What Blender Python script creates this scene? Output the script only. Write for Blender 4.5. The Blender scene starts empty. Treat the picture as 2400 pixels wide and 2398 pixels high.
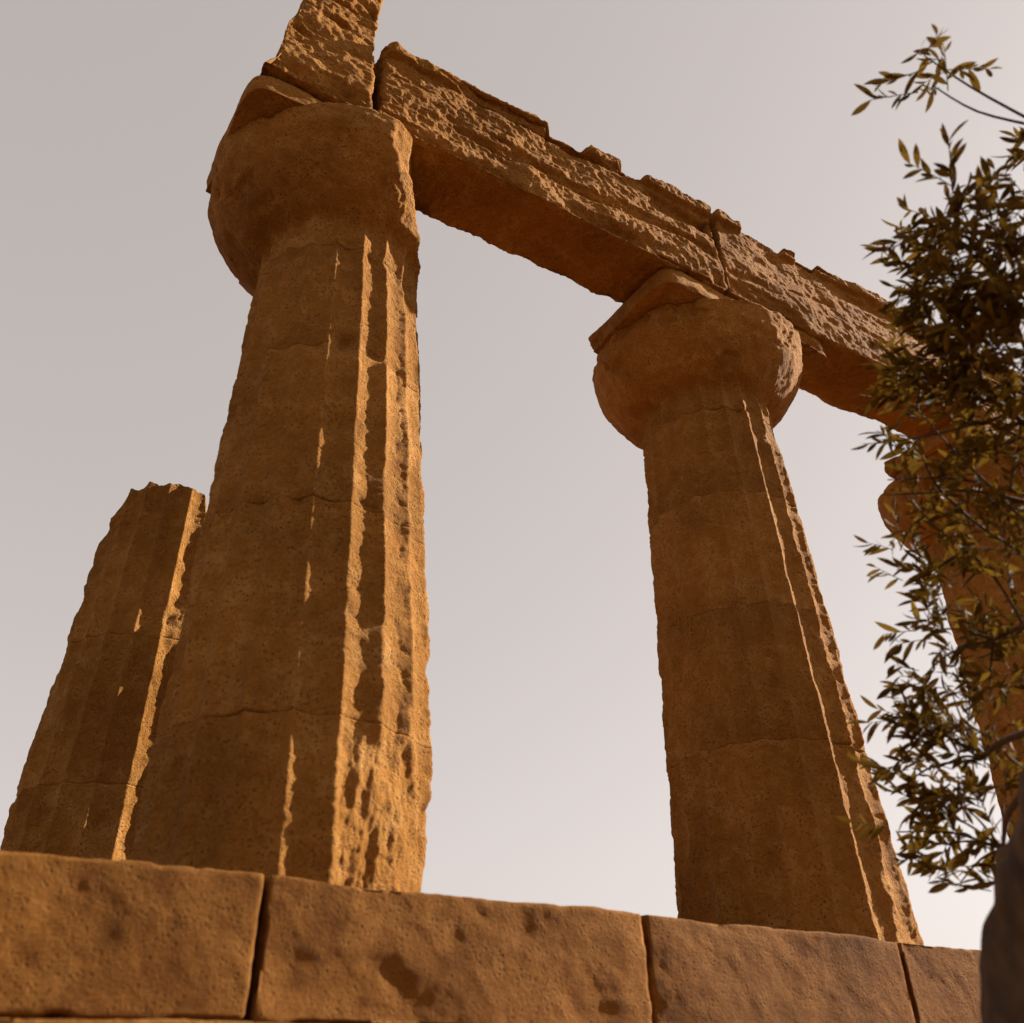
import bpy, math, random
import numpy as np
from mathutils import Vector, Matrix

random.seed(7)
scene = bpy.context.scene
C = scene.collection

# ------------------------------------------------------------------ camera
F_PX, W_PX, H_PX = 2126.0, 2400.0, 2398.0      # focal length in pixels of a 2400 px wide picture
CX, CY = 1150.0, 1065.0                         # optical centre
PITCH, ROLL = 0.6196, -0.006
cp, sp = math.cos(PITCH), math.sin(PITCH)
fwd = Vector((0, cp, sp))
r0, u0 = Vector((1, 0, 0)), Vector((0, -sp, cp))
cR = r0 * math.cos(ROLL) + u0 * math.sin(ROLL)
cU = u0 * math.cos(ROLL) - r0 * math.sin(ROLL)
cam_data = bpy.data.cameras.new('camera')
cam = bpy.data.objects.new('camera', cam_data)
C.objects.link(cam)
cam.matrix_world = Matrix(((cR.x, cU.x, -fwd.x, 0), (cR.y, cU.y, -fwd.y, 0), (cR.z, cU.z, -fwd.z, 0), (0, 0, 0, 1)))
cam_data.sensor_width = 36.0
cam_data.lens = 36.0 * F_PX / W_PX
cam_data.shift_x = (W_PX / 2 - CX) / W_PX
cam_data.shift_y = -(H_PX / 2 - CY) / W_PX
cam_data.dof.use_dof = True; cam_data.dof.focus_distance = 6.2; cam_data.dof.aperture_fstop = 1.8
cam_data.clip_start = 0.05
cam_data.clip_end = 6000
scene.camera = cam

# ------------------------------------------------------------------ sky, sun, exposure
SUN_AZ, SUN_EL = math.radians(20.5), math.radians(29)      # azimuth from +X towards +Y
world = bpy.data.worlds.new('World')
scene.world = world
world.use_nodes = True
wn, wl = world.node_tree.nodes, world.node_tree.links
wn.clear()
sky = wn.new('ShaderNodeTexSky'); sky.sky_type = 'NISHITA'; sky.sun_disc = False
sky.sun_elevation = SUN_EL; sky.sun_rotation = math.pi / 2 - SUN_AZ
sky.air_density = 1.0; sky.dust_density = 1.2; sky.ozone_density = 1.0
bw = wn.new('ShaderNodeHueSaturation'); bw.inputs['Saturation'].default_value = 0.12
tint = wn.new('ShaderNodeMix'); tint.data_type = 'RGBA'; tint.blend_type = 'MULTIPLY'; tint.inputs[0].default_value = 1
tint.inputs[7].default_value = (1.0, 0.905, 0.855, 1)
bg = wn.new('ShaderNodeBackground'); bg.inputs['Strength'].default_value = 0.068
wo = wn.new('ShaderNodeOutputWorld')
veil = wn.new('ShaderNodeMix'); veil.data_type = 'RGBA'; veil.inputs[0].default_value = 0.55
veil.inputs[7].default_value = (3.55, 3.50, 3.50, 1)
wl.new(sky.outputs[0], bw.inputs['Color']); wl.new(bw.outputs[0], veil.inputs[6]); wl.new(veil.outputs[2], tint.inputs[6])
wl.new(tint.outputs[2], bg.inputs['Color']); wl.new(bg.outputs[0], wo.inputs['Surface'])

sun_d = bpy.data.lights.new('sun', 'SUN'); sun_d.energy = 5.0; sun_d.angle = math.radians(0.5)
sun_d.color = (1.0, 0.94, 0.84)
sun = bpy.data.objects.new('sun', sun_d); C.objects.link(sun)
SD = Vector((math.cos(SUN_EL) * math.cos(SUN_AZ), math.cos(SUN_EL) * math.sin(SUN_AZ), math.sin(SUN_EL)))
sun.rotation_euler = SD.to_track_quat('Z', 'Y').to_euler(); sun.location = SD * 50

scene.render.engine = 'CYCLES'
scene.view_settings.view_transform = 'Standard'
scene.view_settings.look = 'None'
scene.view_settings.exposure = 1.40
scene.view_settings.gamma = 1.0

# ------------------------------------------------------------------ numpy noise
def _hash(ix, iy, iz, seed):
    h = (ix * 374761393 + iy * 668265263 + iz * 2147483647 + seed * 974634777) & 0xFFFFFFFF
    h = ((h ^ (h >> 13)) * 1274126177) & 0xFFFFFFFF
    h = (h ^ (h >> 16)) & 0xFFFFFFFF
    return h.astype(np.float64) / 4294967295.0

def vnoise(P, s, seed=0):
    Q = P * s + 100.0
    I = np.floor(Q).astype(np.int64); f = Q - I
    f = f * f * f * (f * (f * 6 - 15) + 10)
    x, y, z = I[:, 0], I[:, 1], I[:, 2]
    fx, fy, fz = f[:, 0], f[:, 1], f[:, 2]
    def lp(a, b, t): return a + (b - a) * t
    h = lambda a, b, c: _hash(x + a, y + b, z + c, seed)
    return lp(lp(lp(h(0,0,0), h(1,0,0), fx), lp(h(0,1,0), h(1,1,0), fx), fy),
              lp(lp(h(0,0,1), h(1,0,1), fx), lp(h(0,1,1), h(1,1,1), fx), fy), fz) * 2 - 1

def fbm(P, s, octv=4, seed=0, gain=0.5):
    a, t, n = 1.0, 0.0, 0.0
    for o in range(octv):
        t = t + a * vnoise(P, s * 2.03 ** o, seed + o * 17); n += a; a *= gain
    return t / n

def ridged(P, s, octv=3, seed=0):
    a, t, n = 1.0, 0.0, 0.0
    for o in range(octv):
        t = t + a * (1 - np.abs(vnoise(P, s * 2.1 ** o, seed + o * 31)) * 2); n += a; a *= 0.5
    return t / n

def sstep(a, b, x):
    t = np.clip((x - a) / (b - a), 0, 1); return t * t * (3 - 2 * t)

# ------------------------------------------------------------------ materials
def new_mat(name):
    m = bpy.data.materials.new(name); m.use_nodes = True
    n, l = m.node_tree.nodes, m.node_tree.links
    return m, n, l, n['Principled BSDF']

def stone_material(name, cols, rough=0.95, bump=1.0, scale=1.0):
    m, n, l, b = new_mat(name)
    tc = n.new('ShaderNodeTexCoord'); oi = n.new('ShaderNodeObjectInfo')
    off = n.new('ShaderNodeVectorMath'); off.operation = 'ADD'
    sc = n.new('ShaderNodeVectorMath'); sc.operation = 'SCALE'; sc.inputs['Scale'].default_value = 37.0
    cmb = n.new('ShaderNodeCombineXYZ')
    for i in range(3): l.new(oi.outputs['Random'], cmb.inputs[i])
    l.new(cmb.outputs[0], sc.inputs[0]); l.new(tc.outputs['Object'], off.inputs[0]); l.new(sc.outputs[0], off.inputs[1])
    def noise(s, d=5, r=0.6):
        t = n.new('ShaderNodeTexNoise'); t.inputs['Scale'].default_value = s * scale; t.inputs['Detail'].default_value = d
        t.inputs['Roughness'].default_value = r; l.new(off.outputs[0], t.inputs['Vector']); return t
    big = noise(1.7, 6, 0.65); mid = noise(9, 6, 0.7); fine = noise(75, 6, 0.72)
    ramp = n.new('ShaderNodeValToRGB')
    e = ramp.color_ramp.elements
    e[0].position = 0.38; e[0].color = (*cols[0], 1); e[1].position = 0.62; e[1].color = (*cols[2], 1)
    q = e.new(0.5); q.color = (*cols[1], 1)
    mx = n.new('ShaderNodeMath'); mx.operation = 'MULTIPLY_ADD'; mx.inputs[1].default_value = 0.40
    l.new(mid.outputs['Fac'], mx.inputs[0])
    m2 = n.new('ShaderNodeMath'); m2.operation = 'MULTIPLY_ADD'; m2.inputs[1].default_value = 0.30
    m3 = n.new('ShaderNodeMath'); m3.operation = 'MULTIPLY'; m3.inputs[1].default_value = 0.30
    l.new(fine.outputs['Fac'], m3.inputs[0]); l.new(m3.outputs[0], m2.inputs[2])
    l.new(big.outputs['Fac'], m2.inputs[0]); l.new(m2.outputs[0], mx.inputs[2]); l.new(mx.outputs[0], ramp.inputs[0])
    # small dark pores and shell casts of the calcarenite, a property of the stone
    vor = n.new('ShaderNodeTexVoronoi'); vor.inputs['Scale'].default_value = 52 * scale
    wob = n.new('ShaderNodeMixRGB'); wob.inputs[0].default_value = 0.035
    l.new(off.outputs[0], wob.inputs[1]); l.new(mid.outputs['Color'], wob.inputs[2]); l.new(wob.outputs[0], vor.inputs['Vector'])
    pr = n.new('ShaderNodeValToRGB'); pe = pr.color_ramp.elements
    pe[0].position = 0.10; pe[0].color = (0, 0, 0, 1); pe[1].position = 0.36; pe[1].color = (1, 1, 1, 1)
    l.new(vor.outputs['Distance'], pr.inputs[0])
    gate = n.new('ShaderNodeMath'); gate.operation = 'MULTIPLY_ADD'      # pores only in patches
    gr = n.new('ShaderNodeValToRGB'); ge = gr.color_ramp.elements
    ge[0].position = 0.42; ge[0].color = (1, 1, 1, 1); ge[1].position = 0.60; ge[1].color = (0, 0, 0, 1)
    l.new(mid.outputs['Fac'], gr.inputs[0])
    mxp = n.new('ShaderNodeMath'); mxp.operation = 'MAXIMUM'
    l.new(pr.outputs[0], mxp.inputs[0]); l.new(gr.outputs[0], mxp.inputs[1])
    dark = n.new('ShaderNodeMix'); dark.data_type = 'RGBA'; dark.blend_type = 'MULTIPLY'
    dark.inputs[0].default_value = 1
    dr = n.new('ShaderNodeMapRange'); dr.inputs['To Min'].default_value = 0.55
    l.new(mxp.outputs[0], dr.inputs['Value'])
    cc = n.new('ShaderNodeCombineColor')
    for i in range(3): l.new(dr.outputs[0], cc.inputs[i])
    l.new(ramp.outputs[0], dark.inputs[6]); l.new(cc.outputs[0], dark.inputs[7])
    crust = n.new('ShaderNodeTexNoise'); crust.inputs['Scale'].default_value = 0.9 * scale; crust.inputs['Detail'].default_value = 8
    crust.inputs['Roughness'].default_value = 0.7; l.new(off.outputs[0], crust.inputs['Vector'])
    cr = n.new('ShaderNodeValToRGB'); ce = cr.color_ramp.elements
    ce[0].position = 0.40; ce[0].color = (0.74, 0.72, 0.66, 1); ce[1].position = 0.56; ce[1].color = (1, 1, 1, 1)
    l.new(crust.outputs['Fac'], cr.inputs[0])
    dk2 = n.new('ShaderNodeMix'); dk2.data_type = 'RGBA'; dk2.blend_type = 'MULTIPLY'; dk2.inputs[0].default_value = 1
    l.new(dark.outputs[2], dk2.inputs[6]); l.new(cr.outputs[0], dk2.inputs[7])
    l.new(dk2.outputs[2], b.inputs['Base Color'])
    b.inputs['Roughness'].default_value = rough
    b.inputs['Specular IOR Level'].default_value = 0.15
    n.remove(gate)
    h = n.new('ShaderNodeMath'); h.operation = 'MULTIPLY_ADD'; h.inputs[1].default_value = 1.5
    l.new(fine.outputs['Fac'], h.inputs[0]); l.new(mxp.outputs[0], h.inputs[2])
    h2 = n.new('ShaderNodeMath'); h2.operation = 'MULTIPLY_ADD'; h2.inputs[1].default_value = 2.0
    l.new(mid.outputs['Fac'], h2.inputs[0]); l.new(h.outputs[0], h2.inputs[2])
    bp = n.new('ShaderNodeBump'); bp.inputs['Strength'].default_value = 0.9 * bump; bp.inputs['Distance'].default_value = 0.018
    l.new(h2.outputs[0], bp.inputs['Height']); l.new(bp.outputs[0], b.inputs['Normal'])
    return m

STONE = stone_material('weathered_ochre_limestone', [(0.240, 0.093, 0.013), (0.345, 0.146, 0.026), (0.47, 0.235, 0.070)])
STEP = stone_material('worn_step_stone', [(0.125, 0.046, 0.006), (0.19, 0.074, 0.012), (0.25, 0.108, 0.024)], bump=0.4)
EARTH = stone_material('dry_red_earth', [(0.12, 0.062, 0.019), (0.16, 0.084, 0.026), (0.20, 0.110, 0.036)], scale=0.4)

# ------------------------------------------------------------------ object helpers
def tag(o, label=None, cat=None, group=None, kind=None):
    if label: o['label'] = label
    if cat: o['category'] = cat
    if group: o['group'] = group
    if kind: o['kind'] = kind
    return o

def empty(name, loc, rz=0.0):
    o = bpy.data.objects.new(name, None); C.objects.link(o)
    o.location = loc; o.rotation_euler = (0, 0, rz); o.empty_display_size = 0.2
    return o

def make_obj(name, V, Fc, mat, parent=None, smooth=True):
    me = bpy.data.meshes.new(name)
    V = np.ascontiguousarray(V, dtype=np.float32); Fc = np.ascontiguousarray(Fc, dtype=np.int32)
    k = Fc.shape[1]
    me.vertices.add(len(V)); me.vertices.foreach_set('co', V.ravel())
    me.loops.add(Fc.size); me.loops.foreach_set('vertex_index', Fc.ravel())
    me.polygons.add(len(Fc)); me.polygons.foreach_set('loop_start', np.arange(0, Fc.size, k, dtype=np.int32))
    me.polygons.foreach_set('loop_total', np.full(len(Fc), k, dtype=np.int32))
    me.update(calc_edges=True)
    if smooth: me.polygons.foreach_set('use_smooth', np.ones(len(Fc), dtype=bool))
    me.materials.append(mat)
    o = bpy.data.objects.new(name, me); C.objects.link(o)
    if parent: o.parent = parent
    return o

def ring_mesh(R, Z):
    """R(theta_i, z_j) -> closed lathe-like grid with caps. R is (nz, nt, 3) array of points."""
    nz, nt = R.shape[:2]
    V = R.reshape(-1, 3)
    j, i = np.meshgrid(np.arange(nz - 1), np.arange(nt), indexing='ij')
    a = j * nt + i; b = j * nt + (i + 1) % nt
    Fq = np.stack([a, b, b + nt, a + nt], -1).reshape(-1, 4)
    c0, c1 = R[0].mean(0), R[-1].mean(0)
    n0 = len(V)
    V = np.vstack([V, c0, c1])
    ii = np.arange(0, nt, 2)
    bot = np.stack([np.full(len(ii), n0), (ii + 2) % nt, (ii + 1) % nt, ii], -1)
    tp = (nz - 1) * nt
    top = np.stack([np.full(len(ii), n0 + 1), tp + ii, tp + (ii + 1) % nt, tp + (ii + 2) % nt], -1)
    return V, np.vstack([Fq, bot, top])

def box_grid(lo, hi, step):
    """points and quads of a box surface, shared vertices along the edges; step per axis"""
    lo, hi = np.array(lo, float), np.array(hi, float)
    n = [max(2, int(round((hi[k] - lo[k]) / step[k]))) for k in range(3)]
    idx = {}; P = []; Q = []
    pts_all, quads = [], []
    base = 0
    for ax in range(3):
        o1, o2 = [(1, 2), (2, 0), (0, 1)][ax]
        for sd in (0, 1):
            g1, g2 = np.meshgrid(np.arange(n[o1] + 1), np.arange(n[o2] + 1), indexing='ij')
            K = np.zeros((g1.size, 3), int); K[:, o1] = g1.ravel(); K[:, o2] = g2.ravel(); K[:, ax] = sd * n[ax]
            m = n[o2] + 1
            a, b = np.meshgrid(np.arange(n[o1]), np.arange(n[o2]), indexing='ij')
            q = np.stack([a * m + b, (a + 1) * m + b, (a + 1) * m + b + 1, a * m + b + 1], -1).reshape(-1, 4) + base
            if sd == 0: q = q[:, ::-1]
            pts_all.append(K); quads.append(q); base += len(K)
    K = np.vstack(pts_all); Q = np.vstack(quads)
    key = (K[:, 0] * 4000 + K[:, 1]) * 4000 + K[:, 2]
    u, first, inv = np.unique(key, return_index=True, return_inverse=True)
    K = K[first]; Q = inv.ravel()[Q]
    Pn = lo + (hi - lo) * K / np.array(n)
    return Pn, Q

def rounded(P, lo, hi, rr):
    lo, hi = np.array(lo), np.array(hi)
    inner = np.clip(P, lo + rr, hi - rr)
    d = P - inner
    L = np.linalg.norm(d, axis=1, keepdims=True)
    nrm = d / np.maximum(L, 1e-9)
    return inner + nrm * rr, nrm

# ------------------------------------------------------------------ temple frame: u along the row, v towards the viewer
A = 0.5428
P0 = np.array([-0.9016, 4.0167])
DU = np.array([math.cos(A), math.sin(A)]); DN = np.array([math.sin(A), -math.cos(A)])
SP = 2.98
Z_ST, Z_NECK, Z_CAP = 0.60, 4.02, 4.94
def tw(u, v, z=0.0):
    q = P0 + DU * u + DN * v
    return (q[0], q[1], z)

# ------------------------------------------------------------------ ground and platform
def build_ground():
    n = 150
    g = np.sinh(np.linspace(-1, 1, n) * 6.0) / math.sinh(6.0) * 2500
    X, Y = np.meshgrid(g, g, indexing='ij')
    P = np.stack([X.ravel(), Y.ravel(), np.zeros(n * n)], 1)
    P[:, 2] = -1.62 + fbm(P, 0.35, 4, 5) * 0.05 + fbm(P, 0.004, 3, 9) * np.clip(np.hypot(P[:, 0], P[:, 1]) - 40, 0, 500) * 0.03
    a, b = np.meshgrid(np.arange(n - 1), np.arange(n - 1), indexing='ij')
    q = np.stack([a * n + b, (a + 1) * n + b, (a + 1) * n + b + 1, a * n + b + 1], -1).reshape(-1, 4)
    tag(make_obj('ground', P, q, EARTH), kind='structure')
build_ground()

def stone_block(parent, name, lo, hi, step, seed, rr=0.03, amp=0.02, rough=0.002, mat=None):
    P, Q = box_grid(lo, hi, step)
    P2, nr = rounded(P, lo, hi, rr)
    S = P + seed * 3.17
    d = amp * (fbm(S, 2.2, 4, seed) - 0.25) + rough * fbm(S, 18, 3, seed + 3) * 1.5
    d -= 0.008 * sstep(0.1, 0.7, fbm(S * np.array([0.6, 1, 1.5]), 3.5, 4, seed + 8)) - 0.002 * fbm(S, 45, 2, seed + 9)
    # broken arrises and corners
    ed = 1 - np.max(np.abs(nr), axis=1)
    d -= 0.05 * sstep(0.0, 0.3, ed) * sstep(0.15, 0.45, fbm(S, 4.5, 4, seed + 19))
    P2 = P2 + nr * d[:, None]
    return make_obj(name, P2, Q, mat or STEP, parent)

platform = empty('temple_platform', tw(0, 0, -1.62), A)
tag(platform, 'stepped ochre stone platform under the fluted columns', 'platform')
courses = [(0.18, 0.60, 0.85, 1.49), (-0.24, 0.18, 1.20, 1.25), (-0.66, -0.24, 1.55, 1.33), (-1.10, -0.66, 1.90, 1.2), (-1.62, -1.10, 2.2, 1.4)]
ULEFT = -1.75
sd = 11
for ci, (z0, z1, vf, ln) in enumerate(courses):
    ul = ULEFT - (vf - 0.85)
    x = ul; ur = 7.6
    first = True
    while x < ur - 0.3:
        L = ln * random.uniform(0.92, 1.08)
        if first and ci % 2: L *= 0.6
        first = False
        x1 = min(x + L, ur)
        near = ci < 2 and x < 5.0
        st = (0.014, 0.05, 0.014) if near else (0.09, 0.2, 0.09)
        jit = random.uniform(-0.012, 0.012)
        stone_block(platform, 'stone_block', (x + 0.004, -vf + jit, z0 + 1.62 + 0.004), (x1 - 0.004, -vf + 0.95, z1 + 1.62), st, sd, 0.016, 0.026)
        sd += 1; x = x1
    y = -vf + 0.953
    while y < 5.0:
        L = ln * random.uniform(0.9, 1.1)
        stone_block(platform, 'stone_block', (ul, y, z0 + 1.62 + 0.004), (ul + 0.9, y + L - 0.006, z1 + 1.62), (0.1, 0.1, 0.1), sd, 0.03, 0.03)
        sd += 1; y += L
P, Q = box_grid((ULEFT + 0.89, -0.85 + 0.94, 0), (7.5, 5.5, 2.205), (0.3, 0.3, 0.3))
make_obj('paved_core', P, Q, STONE, platform)

# ------------------------------------------------------------------ columns
VIEW0 = np.array([0.0, 0.0])
def build_column(uv, label, phase, joints, ztop, seed, lean=0.0, rn=0.5, taper=0.0407, bites=(), nt=400, dz=0.0095,
                 capital=None, base_erosion=None, top_break=0.0, name='fluted_column', wear=1.0, tilt_top=None, notches=()):
    bx, by = (P0 + DU * uv[0] + DN * uv[1])
    root = empty(name, (bx, by, Z_ST))
    tag(root, label, 'column')
    view = np.array([bx, by]) / math.hypot(bx, by)
    right = np.array([view[1], -view[0]])         # to the right as seen from the camera
    va = math.atan2(-view[1], -view[0])           # direction towards the viewer
    th = np.linspace(0, 2 * math.pi, nt, endpoint=False)
    def carve(R, TH, Zz, P):
        """soft clamp of the radius against eroded flanks"""
        for (ang, dist_fn, rgh) in bites:
            c = np.cos(TH - (va + math.radians(ang)))
            dd = dist_fn(Zz) + rgh * fbm(P + 5.5, 5.0, 4, seed + 91) + rgh * 0.5 * ridged(P, 11, 3, seed + 55)
            lim = np.where(c > 0.05, dd / np.maximum(c, 0.05), 9.0)
            k = 0.03
            R = np.where(lim < R + k, np.minimum(R, lim), R)
        return R
    def lean_off(Zz):
        return right[None, :] * (lean * (Zz - 2.6))[:, None]
    def build_ring(pname, zs, rfun, mat=STONE, endround=0.005):
        TH, ZZ = np.meshgrid(th, zs)
        TH, ZZ = TH.ravel(), ZZ.ravel()
        P = np.stack([np.cos(TH) * 0.6, np.sin(TH) * 0.6, ZZ], 1) + seed * 7.3
        R = rfun(TH, ZZ, P)
        R = carve(R, TH, ZZ, P)
        e = np.minimum(ZZ - zs[0], zs[-1] - ZZ)
        R = R - (1 - sstep(0, 0.009, e)) * (endround * 0.12 + 0.012 * sstep(0.1, 0.5, fbm(P, 4, 3, seed + 60))) - (1 - sstep(0.0, 0.05, e + 0.03 * vnoise(P, 14, seed))) * 0.03 * sstep(0.28, 0.6, fbm(P, 3.5, 4, seed + 61))
        lo = lean_off(ZZ)
        V = np.stack([R * np.cos(TH) + lo[:, 0], R * np.sin(TH) + lo[:, 1], ZZ - Z_ST], 1)
        if tilt_top is not None and zs[-1] >= ztop - 0.01:
            hcut = tilt_top(V, P)
            V[:, 2] = np.minimum(V[:, 2], hcut - 0.0)
        V, Fq = ring_mesh(V.reshape(len(zs), nt, 3), zs)
        return make_obj(pname, V, Fq, mat, root)
    def shaft(TH, ZZ, P):
        base = rn + taper * (Z_NECK - ZZ)
        fr = ((TH - phase) / (2 * math.pi / 20)) % 1.0
        prof = 1 - (2 * fr - 1) ** 2
        keep = 1 - 0.85 * sstep(0.28, 0.55, fbm(P, 1.6, 3, seed + 4) * wear)
        if base_erosion: keep = keep * base_erosion(TH, ZZ, P, va)[0]
        ar = np.abs(2 * fr - 1) ** 3
        chip = sstep(0.0, 0.5, fbm(P * np.array([1, 1, 0.55]), 7.5, 3, seed + 6)) * ar * 0.02 * wear
        R = base - 0.072 * base * prof * keep - 0.02 * (1 - keep) - chip
        R = R - 0.012 * np.clip(fbm(P, 3.2, 4, seed + 1), 0, 1) * 1.6
        R = R + 0.0045 * fbm(P * np.array([1, 1, 1.3]), 16, 3, seed + 2) - 0.012 * sstep(0.35, 0.8, ridged(P, 13, 2, seed + 7)) * 0.4
        for (zc, zw, ang, aw, dep) in notches:
            g = np.exp(-((ZZ - zc - 0.03 * vnoise(P, 6, seed + 3)) / zw) ** 2)
            dth = np.abs((TH - va - math.radians(ang) + math.pi) % (2 * math.pi) - math.pi)
            R = R - dep * g * (1 - sstep(aw * 0.6, aw, dth)) * (0.6 + 0.6 * vnoise(P, 11, seed + 77))
        if base_erosion: R = R - base_erosion(TH, ZZ, P, va)[1]
        return R
    zj = [Z_ST] + list(joints) + [ztop]
    for a, b in zip(zj[:-1], zj[1:]):
        n = max(6, int((b - a) / dz))
        build_ring('drum', np.linspace(a + 0.0002, b - 0.0002, n), shaft)
    if capital:
        zr = [Z_NECK, Z_NECK + 0.19, Z_NECK + 0.25, Z_NECK + 0.34, Z_NECK + 0.47, Z_NECK + 0.61, Z_NECK + 0.76]
        rr = [0.50, 0.50, 0.56, 0.65, 0.735, 0.80, 0.825]
        def ech(TH, ZZ, P):
            R = np.interp(ZZ, zr, rr) * capital.get('es', 1.0)
            neck = 1 - sstep(Z_NECK + 0.16, Z_NECK + 0.27, ZZ)
            R = neck * shaft(TH, ZZ, P) + (1 - neck) * R
            return R + (1 - neck) * (0.040 * fbm(P, 2.8, 5, seed + 21, 0.62) + 0.012 * fbm(P, 13, 4, seed + 22) - 0.035 * sstep(.22, .42, fbm(P, 4, 4, seed + 25)))
        build_ring('echinus', np.linspace(Z_NECK + 0.001, Z_NECK + 0.76, 84), ech)
        pw = 12.0; hu = capital.get('hu', 0.86); hv = 0.665
        def aba(TH, ZZ, P):
            t = TH - A
            R = 1.0 / ((np.abs(np.cos(t)) / hu) ** pw + (np.abs(np.sin(t)) / hv) ** pw) ** (1 / pw)
            cb = np.cos(t - math.pi / 2 - math.radians(8))       # the back edge is broken away
            R = np.where(cb > 0.05, np.minimum(R, (0.36 + 0.05 * fbm(P, 4, 4, seed + 38)) / np.maximum(cb, 0.05)), R)
            R = np.maximum(R, 0.30)
            return R + 0.035 * fbm(P, 2.6, 5, seed + 31, 0.58) + 0.008 * fbm(P, 15, 3, seed + 32) - 0.05 * sstep(.2, .4, fbm(P, 4, 4, seed + 35))
        build_ring('abacus', np.linspace(Z_NECK + 0.763, Z_CAP - 0.003, 22), aba, endround=0.012)
    return root

def erosion1(TH, ZZ, P, va):
    ang = (TH - va + math.pi) % (2 * math.pi) - math.pi
    side = sstep(math.radians(8), math.radians(24), ang) * (1 - sstep(math.radians(120), math.radians(150), ang))
    lim = 1.28 + 0.16 * fbm(P, 2.2, 3, 5) - 0.28 * sstep(math.radians(50), math.radians(62), ang)
    e = side * (1 - sstep(lim - 0.10, lim + 0.08, ZZ))
    low = 1 - sstep(0.55, 0.95, ZZ)
    d = e * (0.035 + 0.05 * low + 0.042 * fbm(P * np.array([1, 1, .28]), 9, 5, 8, 0.6) + 0.020 * fbm(P + 0.12 * np.stack([vnoise(P, 4, 2), vnoise(P, 4, 3), vnoise(P, 4, 4)], 1), 5, 3, 12))
    return 1 - e, np.maximum(d, -0.01)

bite1 = [(88, lambda z: np.interp(z, [3.95, 4.06, 4.25, 4.55, 4.75, 4.94], [0.56, 0.53, 0.47, 0.36, 0.36, 0.40]), 0.035),
         (-117, lambda z: np.interp(z, [3.9, 4.94], [0.80, 0.84]), 0.03),
         (50, lambda z: np.interp(z, [3.7, 3.95, 4.1, 4.25, 4.5, 4.94], [0.60, 0.52, 0.50, 0.56, 0.66, 0.74]), 0.04)]
build_column((0, 0), 'tall fluted corner column, nearest to the viewer, with broken capital and lit right edge', -math.radians(63.4),
             [1.24, 2.25, 3.22], Z_NECK, 3, lean=-0.030, bites=bite1, capital={'p': 11, 'h': 0.685, 'es': 1.05}, base_erosion=erosion1,
             nt=480, dz=0.008, wear=0.72, notches=[(3.24, 0.05, 18, 0.35, 0.05), (2.72, 0.06, 8, 0.2, 0.03), (3.98, 0.12, 35, 0.9, 0.035)])
build_column((SP, 0), 'second fluted column standing between the corner column and the almond tree', -math.radians(87.5),
             [1.62, 2.46, 3.30], Z_NECK, 9, capital={'p': 9, 'h': 0.665}, nt=440, dz=0.009,
             bites=[(60, lambda z: np.interp(z, [3.9, 4.1, 4.4, 4.94], [0.60, 0.60, 0.74, 0.85]), 0.04)], wear=0.8)
build_column((2 * SP + 0.45, 0), 'farthest fluted column under the end of the architrave, half hidden by tree leaves', 0.1,
             [1.5, 2.4, 3.2], Z_NECK, 15, capital={'p': 9, 'h': 0.665}, nt=360, dz=0.013)

def stump_top(V, P):
    r = np.hypot(V[:, 0], V[:, 1])
    return (3.24 - 0.0 + 0.06 * fbm(P * np.array([1, 1, 0]), 6, 4, 3)
            - 1.5 * np.clip((-V[:, 0] - 0.24), 0, 1) - 0.16 * sstep(0.30, 0.34, V[:, 0]))
build_column((-0.22, -2.75), 'broken fluted column without capital, behind the left side of the corner column', 0.14,
             [1.6, 2.6], 4.15, 23, nt=360, dz=0.012, tilt_top=stump_top, rn=0.52)

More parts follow.
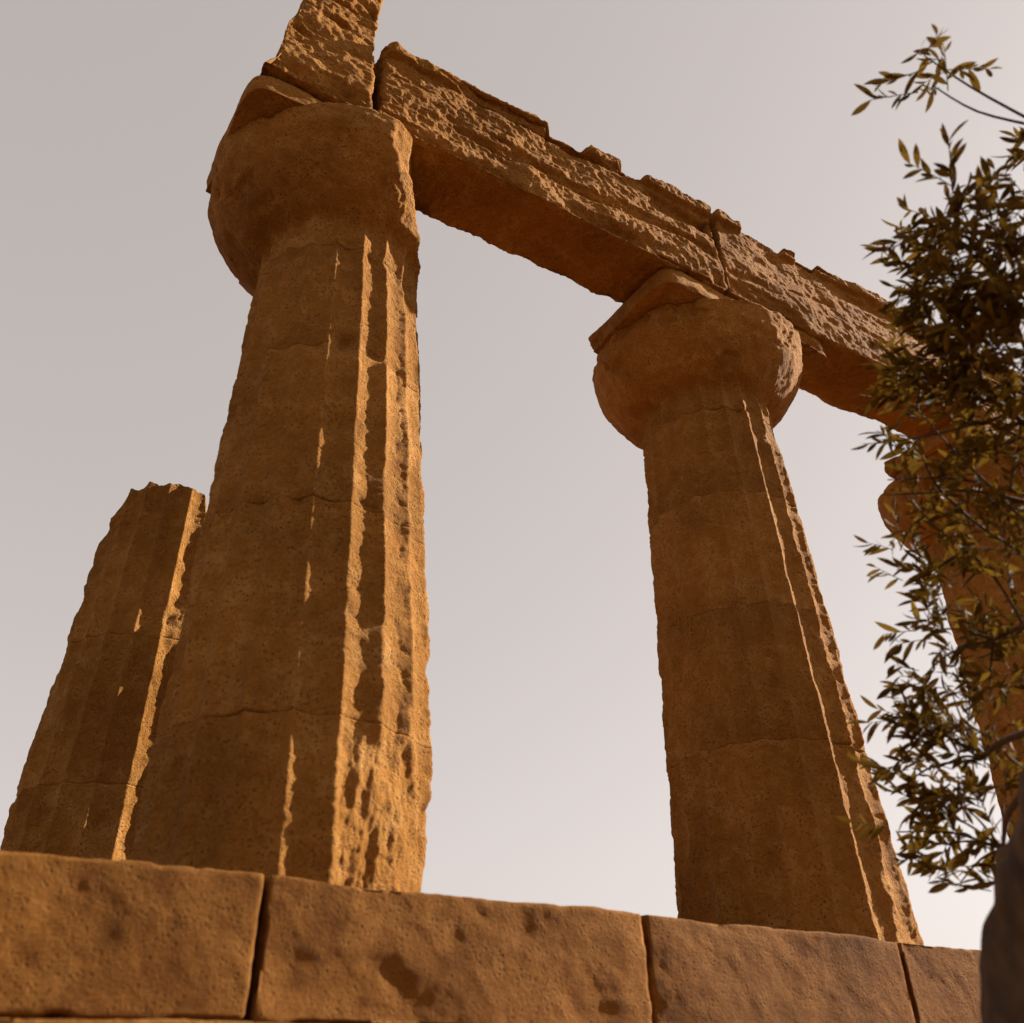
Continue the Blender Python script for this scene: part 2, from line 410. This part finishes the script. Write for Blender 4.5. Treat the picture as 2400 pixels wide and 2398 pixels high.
# ------------------------------------------------------------------ architrave blocks
def architrave(name, label, lo, hi, htop, seed, step=(0.0085, 0.012, 0.0085), taenia=None, left_cut=None, right_cut=None, amp=1.0, bottom_chip=1.0):
    root = empty(name, tw((lo[0] + hi[0]) / 2, 0.41, lo[2]), A)
    tag(root, label, 'stone beam')
    u0_ = (lo[0] + hi[0]) / 2
    L = np.array([lo[0] - u0_, lo[1], 0.0]); H = np.array([hi[0] - u0_, hi[1], hi[2] - lo[2]])
    P, Q = box_grid(L, H, step)
    P2, nr = rounded(P, L, H, 0.03)
    u = P2[:, 0] + u0_; z = P2[:, 2]; y = P2[:, 1]
    S = P + np.array([u0_, 0, 0]) + seed
    front = sstep(0.5, 0.95, -nr[:, 1]); bot = sstep(0.5, 0.95, -nr[:, 2])
    # height follows htop(u)
    hh = htop(u) / (hi[2] - lo[2])
    d = 0.05 * (fbm(S, 1.8, 4, seed) - 0.2) + 0.016 * fbm(S * np.array([1, 1, 1.5]), 8, 4, seed + 2)
    d += 0.010 * ridged(S, 15, 2, seed + 4) * amp + 0.006 * fbm(S, 34, 2, seed + 6) * amp
    # hollows worn along the bedding of the front face
    bed = fbm(S * np.array([0.5, 1, 2.6]), 2.4, 4, seed + 11)
    d -= front * 0.06 * sstep(0.05, 0.45, bed) * amp
    # worn lower edge
    edge = sstep(0.20, 0.0, z) * front
    d -= edge * bottom_chip * 0.06 * sstep(-0.25, 0.4, fbm(S, 3.0, 4, seed + 13))
    d -= bot * 0.03 * sstep(0.0, 0.5, fbm(S, 3.5, 4, seed + 15))
    P2 = P2 + nr * d[:, None]
    zn = P[:, 2] / (hi[2] - lo[2])
    P2[:, 2] = P2[:, 2] - (1 - hh) * (hi[2] - lo[2]) * np.clip(zn, 0, 1)
    if taenia is not None:
        m, depth = taenia(u, S)       # 1 where the projecting fillet survives
        tz = htop(u) - P2[:, 2]
        top_band = 1 - sstep(0.10, 0.125, tz + 0.015 * vnoise(S, 9, seed))
        P2[:, 1] -= top_band * m * 0.05 * (nr[:, 1] < -0.3)
        P2[:, 2] -= 0.03 * sstep(0.14, 0.0, tz) * sstep(-0.1, 0.6, fbm(S, 4.5, 4, seed + 40))
        P2[:, 2] -= sstep(0.14, 0.0, tz) * (1 - m) * depth * np.clip((-y + 0.1) / 0.5 + 0.5, 0, 1)
    if left_cut is not None: P2 = left_cut(P2, u0_, S)
    if right_cut is not None: P2 = right_cut(P2, u0_, S)
    make_obj('beam', P2, Q, STONE, root)
    return root

def taenia_b(u, S):
    m = np.zeros_like(u)
    for a, b in ((-0.15, 1.12), (1.47, 1.80), (2.03, 2.75)):
        m = np.maximum(m, sstep(a - 0.05, a + 0.03, u + 0.05 * fbm(S, 9, 3, 3)) * (1 - sstep(b - 0.03, b + 0.03, u + 0.05 * fbm(S, 9, 3, 4))))
    return m, 0.075
def taenia_c(u, S):
    m = np.zeros_like(u)
    for a, b in ((2.7, 3.02), (3.5, 3.66), (3.9, 7.1)):
        m = np.maximum(m, sstep(a - 0.02, a + 0.02, u) * (1 - sstep(b - 0.02, b + 0.02, u)))
    return m, 0.045

F0, B0 = -0.70, -0.13      # local y of the front and back faces (y grows away from the viewer)
V0 = 0.41
def ab(lo_u, hi_u, z0, z1): return (lo_u, F0 + V0, z0), (hi_u, B0 + V0, z1)
lo, hi = ab(-0.16, 2.715, Z_CAP, 5.90)
architrave('architrave_beam', 'long pitted architrave beam bridging the corner column and the second column', lo, hi,
           lambda u: 0.80 + 0.043 * u, 31, taenia=taenia_b, bottom_chip=1.7)
lo, hi = ab(2.745, 7.0, Z_CAP, 5.90)
architrave('architrave_beam', 'architrave beam running from the second column to the right, into the tree leaves', lo, hi,
           lambda u: np.interp(u, [2.7, 4.5, 6.3], [0.93, 0.94, 0.93]), 47, taenia=taenia_c, amp=0.55, bottom_chip=1.3)
def cut_a(P2, uc, S):
    z = P2[:, 2]
    lim = -0.86 - uc + 0.16 * np.clip(z, 0, 2) + 0.05 * np.sin(z * 9) * 0.4 + 0.05 * fbm(S, 5, 3, 3)
    P2[:, 0] = np.maximum(P2[:, 0], lim)
    return P2
lo, hi = ab(-0.95, -0.215, Z_CAP, 6.75)
architrave('architrave_block', 'tall broken end block standing upright above the corner column capital', lo, hi,
           lambda u: 1.78 + 0 * u, 63, left_cut=cut_a, step=(0.01, 0.014, 0.01), bottom_chip=1.6)

# ------------------------------------------------------------------ almond tree in front, right
def ray(px, py, depth):
    X = px - CX; Y = py - CY
    c, s = math.cos(ROLL), math.sin(ROLL)
    x = (c * X + s * Y) / F_PX; y = (-s * X + c * Y) / F_PX
    return (fwd + r0 * x - u0 * y) * depth

BARK, bn, bl_, bb = new_mat('grey_brown_bark')
t = bn.new('ShaderNodeTexNoise'); t.inputs['Scale'].default_value = 22; t.inputs['Detail'].default_value = 6
mp = bn.new('ShaderNodeMapping'); mp.inputs['Scale'].default_value = (1, 1, 0.25)
tc = bn.new('ShaderNodeTexCoord'); bl_.new(tc.outputs['Object'], mp.inputs[0]); bl_.new(mp.outputs[0], t.inputs['Vector'])
rp = bn.new('ShaderNodeValToRGB'); rp.color_ramp.elements[0].position = 0.35; rp.color_ramp.elements[0].color = (0.028, 0.013, 0.005, 1)
rp.color_ramp.elements[1].position = 0.7; rp.color_ramp.elements[1].color = (0.085, 0.040, 0.013, 1)
bl_.new(t.outputs['Fac'], rp.inputs[0]); bl_.new(rp.outputs[0], bb.inputs['Base Color'])
bu = bn.new('ShaderNodeBump'); bu.inputs['Strength'].default_value = 0.8; bu.inputs['Distance'].default_value = 0.01
bl_.new(t.outputs['Fac'], bu.inputs['Height']); bl_.new(bu.outputs[0], bb.inputs['Normal']); bb.inputs['Roughness'].default_value = 0.9

LEAF, ln_, ll, lb = new_mat('olive_leaf')
gi = ln_.new('ShaderNodeNewGeometry'); oi = ln_.new('ShaderNodeObjectInfo')
lr = ln_.new('ShaderNodeValToRGB')
lr.color_ramp.elements[0].position = 0.0; lr.color_ramp.elements[0].color = (0.06, 0.029, 0.004, 1)
lr.color_ramp.elements[1].position = 1.0; lr.color_ramp.elements[1].color = (0.17, 0.095, 0.012, 1)
addr = ln_.new('ShaderNodeMath'); addr.operation = 'ADD'; fr_ = ln_.new('ShaderNodeMath'); fr_.operation = 'FRACT'
ll.new(gi.outputs['Random Per Island'], addr.inputs[0]); ll.new(oi.outputs['Random'], addr.inputs[1]); ll.new(addr.outputs[0], fr_.inputs[0])
ll.new(fr_.outputs[0], lr.inputs[0]); ll.new(lr.outputs[0], lb.inputs['Base Color'])
lb.inputs['Roughness'].default_value = 0.75; lb.inputs['Specular IOR Level'].default_value = 0.06
tr = ln_.new('ShaderNodeBsdfTranslucent'); ms = ln_.new('ShaderNodeMixShader'); ms.inputs[0].default_value = 0.28
ll.new(lr.outputs[0], tr.inputs['Color'])
lo_ = ln_['Material Output']; ll.new(lb.outputs[0], ms.inputs[1]); ll.new(tr.outputs[0], ms.inputs[2]); ll.new(ms.outputs[0], lo_.inputs['Surface'])

def tube(points, radii, seg=8, wob=0.0, seed=0):
    pts = [Vector(p) for p in points]
    V, Fc = [], []
    up = Vector((0.3, 0.2, 1)).normalized()
    prev = None
    for i, p in enumerate(pts):
        tdir = (pts[min(i + 1, len(pts) - 1)] - pts[max(i - 1, 0)]).normalized()
        s = tdir.cross(up) if prev is None else prev - tdir * prev.dot(tdir)
        if s.length < 1e-5: s = tdir.orthogonal()
        s.normalize(); prev = s; q = tdir.cross(s)
        for k in range(seg):
            a = 2 * math.pi * k / seg
            r = radii[i] * (1 + wob * math.sin(a * 3 + i * 0.7 + seed) + wob * 0.6 * math.sin(a * 5 - i * 1.3))
            V.append(p + (s * math.cos(a) + q * math.sin(a)) * r)
    for i in range(len(pts) - 1):
        for k in range(seg):
            a = i * seg + k; b = i * seg + (k + 1) % seg
            Fc.append((a, b, b + seg, a + seg))
    return V, Fc

def smooth_path(ctrl, n):
    ctrl = [Vector(c) for c in ctrl]
    out = []
    m = len(ctrl) - 1
    for i in range(n + 1):
        t_ = i / n * m; k = min(int(t_), m - 1); f = t_ - k
        p0, p1, p2, p3 = ctrl[max(k - 1, 0)], ctrl[k], ctrl[k + 1], ctrl[min(k + 2, m)]
        out.append(0.5 * ((2 * p1) + (-p0 + p2) * f + (2 * p0 - 5 * p1 + 4 * p2 - p3) * f * f + (-p0 + 3 * p1 - 3 * p2 + p3) * f ** 3))
    return out

rt = random.Random(21)
tree_base = Vector((1.20, 2.55, -1.62))
tree = empty('almond_tree', tree_base)
tag(tree, 'leafy almond tree with narrow leaves at the right edge, in front of the farthest column', 'tree')
TB = tree_base

def part_mesh(name, V, Fc, mat, parent):
    return make_obj(name, np.array([list(v) for v in V]), np.array(Fc), mat, parent)

fork = ray(2600, 1200, 3.0)
trunk_path = smooth_path([TB + Vector((0, 0, -0.1)), TB + Vector((0.02, 0.01, 0.52)), TB + Vector((0.03, 0.05, 1.17)), ray(2372, 2350, 2.25), ray(2468, 1800, 2.48), fork], 30)
trunk_r = [0.068 - 0.012 * i / 30 + 0.08 * max(0, 1 - i / 5) for i in range(31)]
tp_ = smooth_path(trunk_path, 150)
tr_ = [float(np.interp(i / 5, range(31), trunk_r)) for i in range(151)]
V, Fc = tube([p - TB for p in tp_], tr_, 96, 0.06)
V = np.array([list(v) for v in V]); Cn = np.repeat(np.array([list(p - TB) for p in tp_]), 96, 0)
rad_ = (V - Cn) / np.linalg.norm(V - Cn, axis=1, keepdims=True)
Sx = V * np.array([1, 1, 0.22])
V = V + rad_ * (0.020 * ridged(Sx, 9, 3, 4) + 0.012 * fbm(V, 6, 3, 9) + 0.006 * fbm(Sx, 40, 2, 3))[:, None]
trunk = make_obj('trunk', V, np.array(Fc), BARK, tree)

# clusters of twigs: (px, py, spread in metres, number of twigs, distance along the view)
clusters = [
    (2165, 130, .07, 5, 3.1), (2185, 200, .05, 3, 3.1), (2230, 440, .06, 4, 3.0), (2185, 520, .09, 9, 3.1),
    (2260, 570, .12, 12, 3.2), (2350, 560, .14, 14, 3.1), (2410, 520, .12, 10, 3.2),
    (2200, 660, .14, 20, 3.2), (2300, 690, .17, 26, 3.0), (2400, 660, .17, 22, 3.2),
    (2210, 790, .15, 22, 3.2), (2320, 820, .17, 26, 3.1), (2410, 820, .17, 22, 2.9),
    (2170, 890, .12, 10, 3.3), (2270, 930, .14, 14, 3.2), (2380, 950, .16, 18, 3.1),
    (2130, 970, .10, 9, 3.3), (2220, 1010, .12, 9, 3.1), (2330, 1040, .14, 16, 3.2), (2400, 1080, .12, 9, 3.0),
    (2180, 1090, .09, 6, 3.2), (2290, 1120, .10, 7, 3.1), (2150, 1180, .09, 5, 3.3),
    (2170, 1240, .12, 10, 3.2), (2280, 1230, .13, 11, 3.1), (2340, 1290, .12, 12, 3.0), (2400, 1200, .10, 8, 3.2),
    (2110, 1290, .09, 6, 3.3), (2160, 1390, .10, 8, 3.2), (2255, 1380, .08, 7, 3.1), (2370, 1370, .08, 7, 3.1), (2385, 1470, .05, 4, 3.1),
    (2160, 1480, .10, 10, 3.2), (2240, 1500, .09, 9, 3.1), (2270, 1520, .05, 5, 3.1), (2160, 1590, .09, 9, 3.2),
    (2230, 1620, .07, 6, 3.2), (2320, 1620, .07, 7, 3.1), (2390, 1600, .06, 5, 3.1),
    (2170, 1700, .12, 13, 3.2), (2250, 1720, .12, 14, 3.1), (2330, 1700, .07, 6, 3.0), (2200, 1800, .12, 14, 3.2),
    (2290, 1800, .12, 13, 3.1), (2360, 1790, .10, 9, 3.0), (2180, 1900, .12, 12, 3.2), (2270, 1900, .12, 11, 3.1),
    (2350, 1880, .10, 9, 2.95), (2210, 1980, .10, 7, 3.1), (2300, 1990, .09, 6, 3.0), (2120, 1840, .09, 5, 3.3), (2100, 1950, .08, 4, 3.3),
    (2360, 2060, .09, 7, 3.0), (2250, 2070, .07, 4, 3.1)]
# the part of the crown to the right of the picture
for k in range(46):
    a, b_ = rt.uniform(-1, 1), rt.uniform(-1, 1)
    px = 2800 + 420 * a; py = 1150 + 850 * b_
    if px < 2500: continue
    clusters.append((px, py, .17, 12, rt.uniform(2.7, 3.7)))

limb_targets = [(2450, 300, 3.1), (2330, 640, 3.1), (2300, 900, 3.1), (2330, 1180, 3.1), (2330, 1500, 3.05), (2300, 1780, 3.0), (2350, 1990, 2.95),
                (2900, 500, 3.3), (3100, 1000, 3.3), (3000, 1500, 3.0), (2750, 200, 3.2)]
limb_pts = [(p, 0.05) for p in trunk_path[8:]]
branches = []
def add_branch(p0, p1, r0_, r1_, sag, name='branch', n=12, parent=None, seg=7):
    mid = (p0 + p1) / 2 + Vector((rt.uniform(-1, 1), rt.uniform(-1, 1), 0)) * (p1 - p0).length * 0.08 + Vector((0, 0, sag))
    path = smooth_path([p0, mid, p1], n)
    rad = [r0_ + (r1_ - r0_) * i / n for i in range(n + 1)]
    V_, F_ = tube([q - TB for q in path], rad, seg, 0.05, rt.random() * 6)
    part_mesh(name, V_, F_, BARK, parent or tree)
    return path
nodes = []
for (px, py, dd) in limb_targets:
    tgt = ray(px, py, dd)
    if py > 1450 and px < 2500:
        src = min(trunk_path[10:], key=lambda q: abs((q - tgt).length - 0.30))
    else:
        src = min(trunk_path[18:], key=lambda q: (q - tgt).length)
    pth = add_branch(src, tgt, 0.015, 0.005, 0.01 if py > 1450 else 0.05)
    nodes += pth[3:]
# long thin arching shoots that cross the gap under the beam
for ctrl in ([(2420, 1165, 3.0), (2290, 1130, 3.1), (2180, 1120, 3.2), (2080, 1125, 3.25)], [(2420, 1180, 3.0), (2280, 1150, 3.1), (2180, 1155, 3.2), (2070, 1160, 3.25)],
             [(2400, 1300, 3.0), (2280, 1220, 3.1), (2190, 1130, 3.15), (2140, 1030, 3.2), (2060, 1020, 3.3)],
             [(2400, 960, 3.0), (2300, 990, 3.1), (2180, 1020, 3.2), (2050, 1040, 3.3)],
             [(2420, 1500, 3.0), (2320, 1340, 3.1), (2210, 1250, 3.15), (2120, 1160, 3.25)],
             [(2430, 1250, 2.9), (2350, 1170, 3.0), (2240, 1060, 3.1), (2150, 960, 3.2)]):
    path = smooth_path([ray(*c) for c in ctrl], 20)
    V, Fc = tube([q - TB for q in path], [0.0065 - 0.004 * i / 20 for i in range(21)], 6, 0.04)
    part_mesh('branch', V, Fc, BARK, tree)
    nodes += path

# twigs (joined, too thin and too many to pick apart) and leaves
tv, tf = [], []
leaf_xf = []     # (origin, axis, normal, length)
def add_twig(o, dirv, L):
    n = 5
    pts = []
    d = dirv.normalized(); p = o.copy()
    cur = Vector((rt.uniform(-1, 1), rt.uniform(-1, 1), rt.uniform(-.6, .6))) * 0.25
    for i in range(n + 1):
        pts.append(p.copy()); d = (d + cur / n).normalized(); p = p + d * (L / n)
    V_, F_ = tube([q - TB for q in pts], [0.0022 - 0.0012 * i / n for i in range(n + 1)], 4)
    b0 = len(tv); tv.extend(V_); tf.extend([tuple(x + b0 for x in f) for f in F_])
    nl = int(L / 0.0145)
    for k in range(nl):
        f = 0.15 + 0.85 * k / max(1, nl - 1)
        i = min(int(f * n), n - 1)
        q = pts[i].lerp(pts[i + 1], f * n - i)
        td = (pts[i + 1] - pts[i]).normalized()
        a = rt.uniform(0, 2 * math.pi)
        s = td.orthogonal().normalized(); s = s * math.cos(a) + td.cross(s) * math.sin(a)
        ax = (td * rt.uniform(0.5, 1.1) + s * rt.uniform(0.4, 0.9) + Vector((0, 0, -0.22))).normalized()
        nrm = (s.cross(ax) + Vector((rt.uniform(-.6, .6), rt.uniform(-.6, .6), rt.uniform(-.2, .8)))).normalized()
        leaf_xf.append((q, ax, nrm, rt.choice((0.045, 0.06, 0.075, 0.09)) * rt.uniform(0.85, 1.1)))
for (px, py, sp_, nt_, dd) in clusters:
    cc_ = ray(px, py, dd)
    near = sorted(nodes, key=lambda q: (q - cc_).length)[0]
    if (near - cc_).length > 0.10 and (near - cc_).length < 1.2:
        pth = add_branch(near, cc_, 0.0058, 0.0022, 0.02, n=8, seg=6)
        hub = [pth[-1], pth[-2], pth[-3]]
    else:
        hub = [cc_]
    for k in range(int(nt_ * (0.45 if px < 2160 else 1.25 if py < 960 else 0.8))):
        if px > 2150 or k < 3: base = hub[k % len(hub)]
        else: base = hub[k % len(hub)]
        jit = Vector((rt.gauss(0, 1), rt.gauss(0, 1), rt.gauss(0, 1))) * sp_ * 0.42
        o = base + jit * 0.8
        d = (jit.normalized() * 0.6 + Vector((-0.35, 0.05, 0.30)) + Vector((rt.uniform(-1, 1), rt.uniform(-1, 1), rt.uniform(-1, 1))) * 0.55)
        add_twig(o, d, rt.uniform(0.08, 0.17))
tw_o = part_mesh('twigs', tv, tf, BARK, tree); tag(tw_o, kind='stuff')

# one leaf: narrow, folded along the midrib and bent down to its tip
lp = []
ns = 5
for i in range(ns + 1):
    f = i / ns
    w = 0.13 * math.sin(math.pi * min(1, f * 0.97 + 0.03)) ** 0.8
    zb = -0.12 * f * f
    lp += [(-w, f, zb + w * 0.35), (0, f, zb), (w, f, zb + w * 0.35)]
lf = []
for i in range(ns):
    a = i * 3
    lf += [(a, a + 1, a + 4, a + 3), (a + 1, a + 2, a + 5, a + 4)]
lp = np.array(lp); lf = np.array(lf)
def in_view(p):
    q = Vector(p); d = q.dot(fwd)
    if d <= 0.1: return False
    x = CX + F_PX * q.dot(cR) / d; y = CY - F_PX * q.dot(cU) / d
    return -50 < x < 2400 and 0 < y < 2398
order = sorted(range(len(leaf_xf)), key=lambda i: (not in_view(leaf_xf[i][0]), leaf_xf[i][0].length / leaf_xf[i][3]))
single = set(order[:300])
first = None
bulkV, bulkF = [], []
for i, (q, ax, nrm, L) in enumerate(leaf_xf):
    side = ax.cross(nrm).normalized(); nn = side.cross(ax).normalized()
    if i in single:
        M = Matrix(((side.x, ax.x, nn.x), (side.y, ax.y, nn.y), (side.z, ax.z, nn.z)))
        if first is None:
            first = make_obj('leaf', lp, lf, LEAF, tree, smooth=False); o = first
        else:
            o = first.copy(); C.objects.link(o); o.parent = tree
        o.matrix_local = Matrix.Translation(q - TB) @ (M * L).to_4x4()
    else:
        R3 = np.array([[side.x, side.y, side.z], [ax.x, ax.y, ax.z], [nn.x, nn.y, nn.z]]) * L
        bulkV.append(lp @ R3 + np.array(q - TB)); bulkF.append(lf + len(lp) * (len(bulkF)))
fo = make_obj('foliage', np.vstack(bulkV), np.vstack(bulkF), LEAF, tree, smooth=False); tag(fo, kind='stuff')
print('leaves', len(leaf_xf))
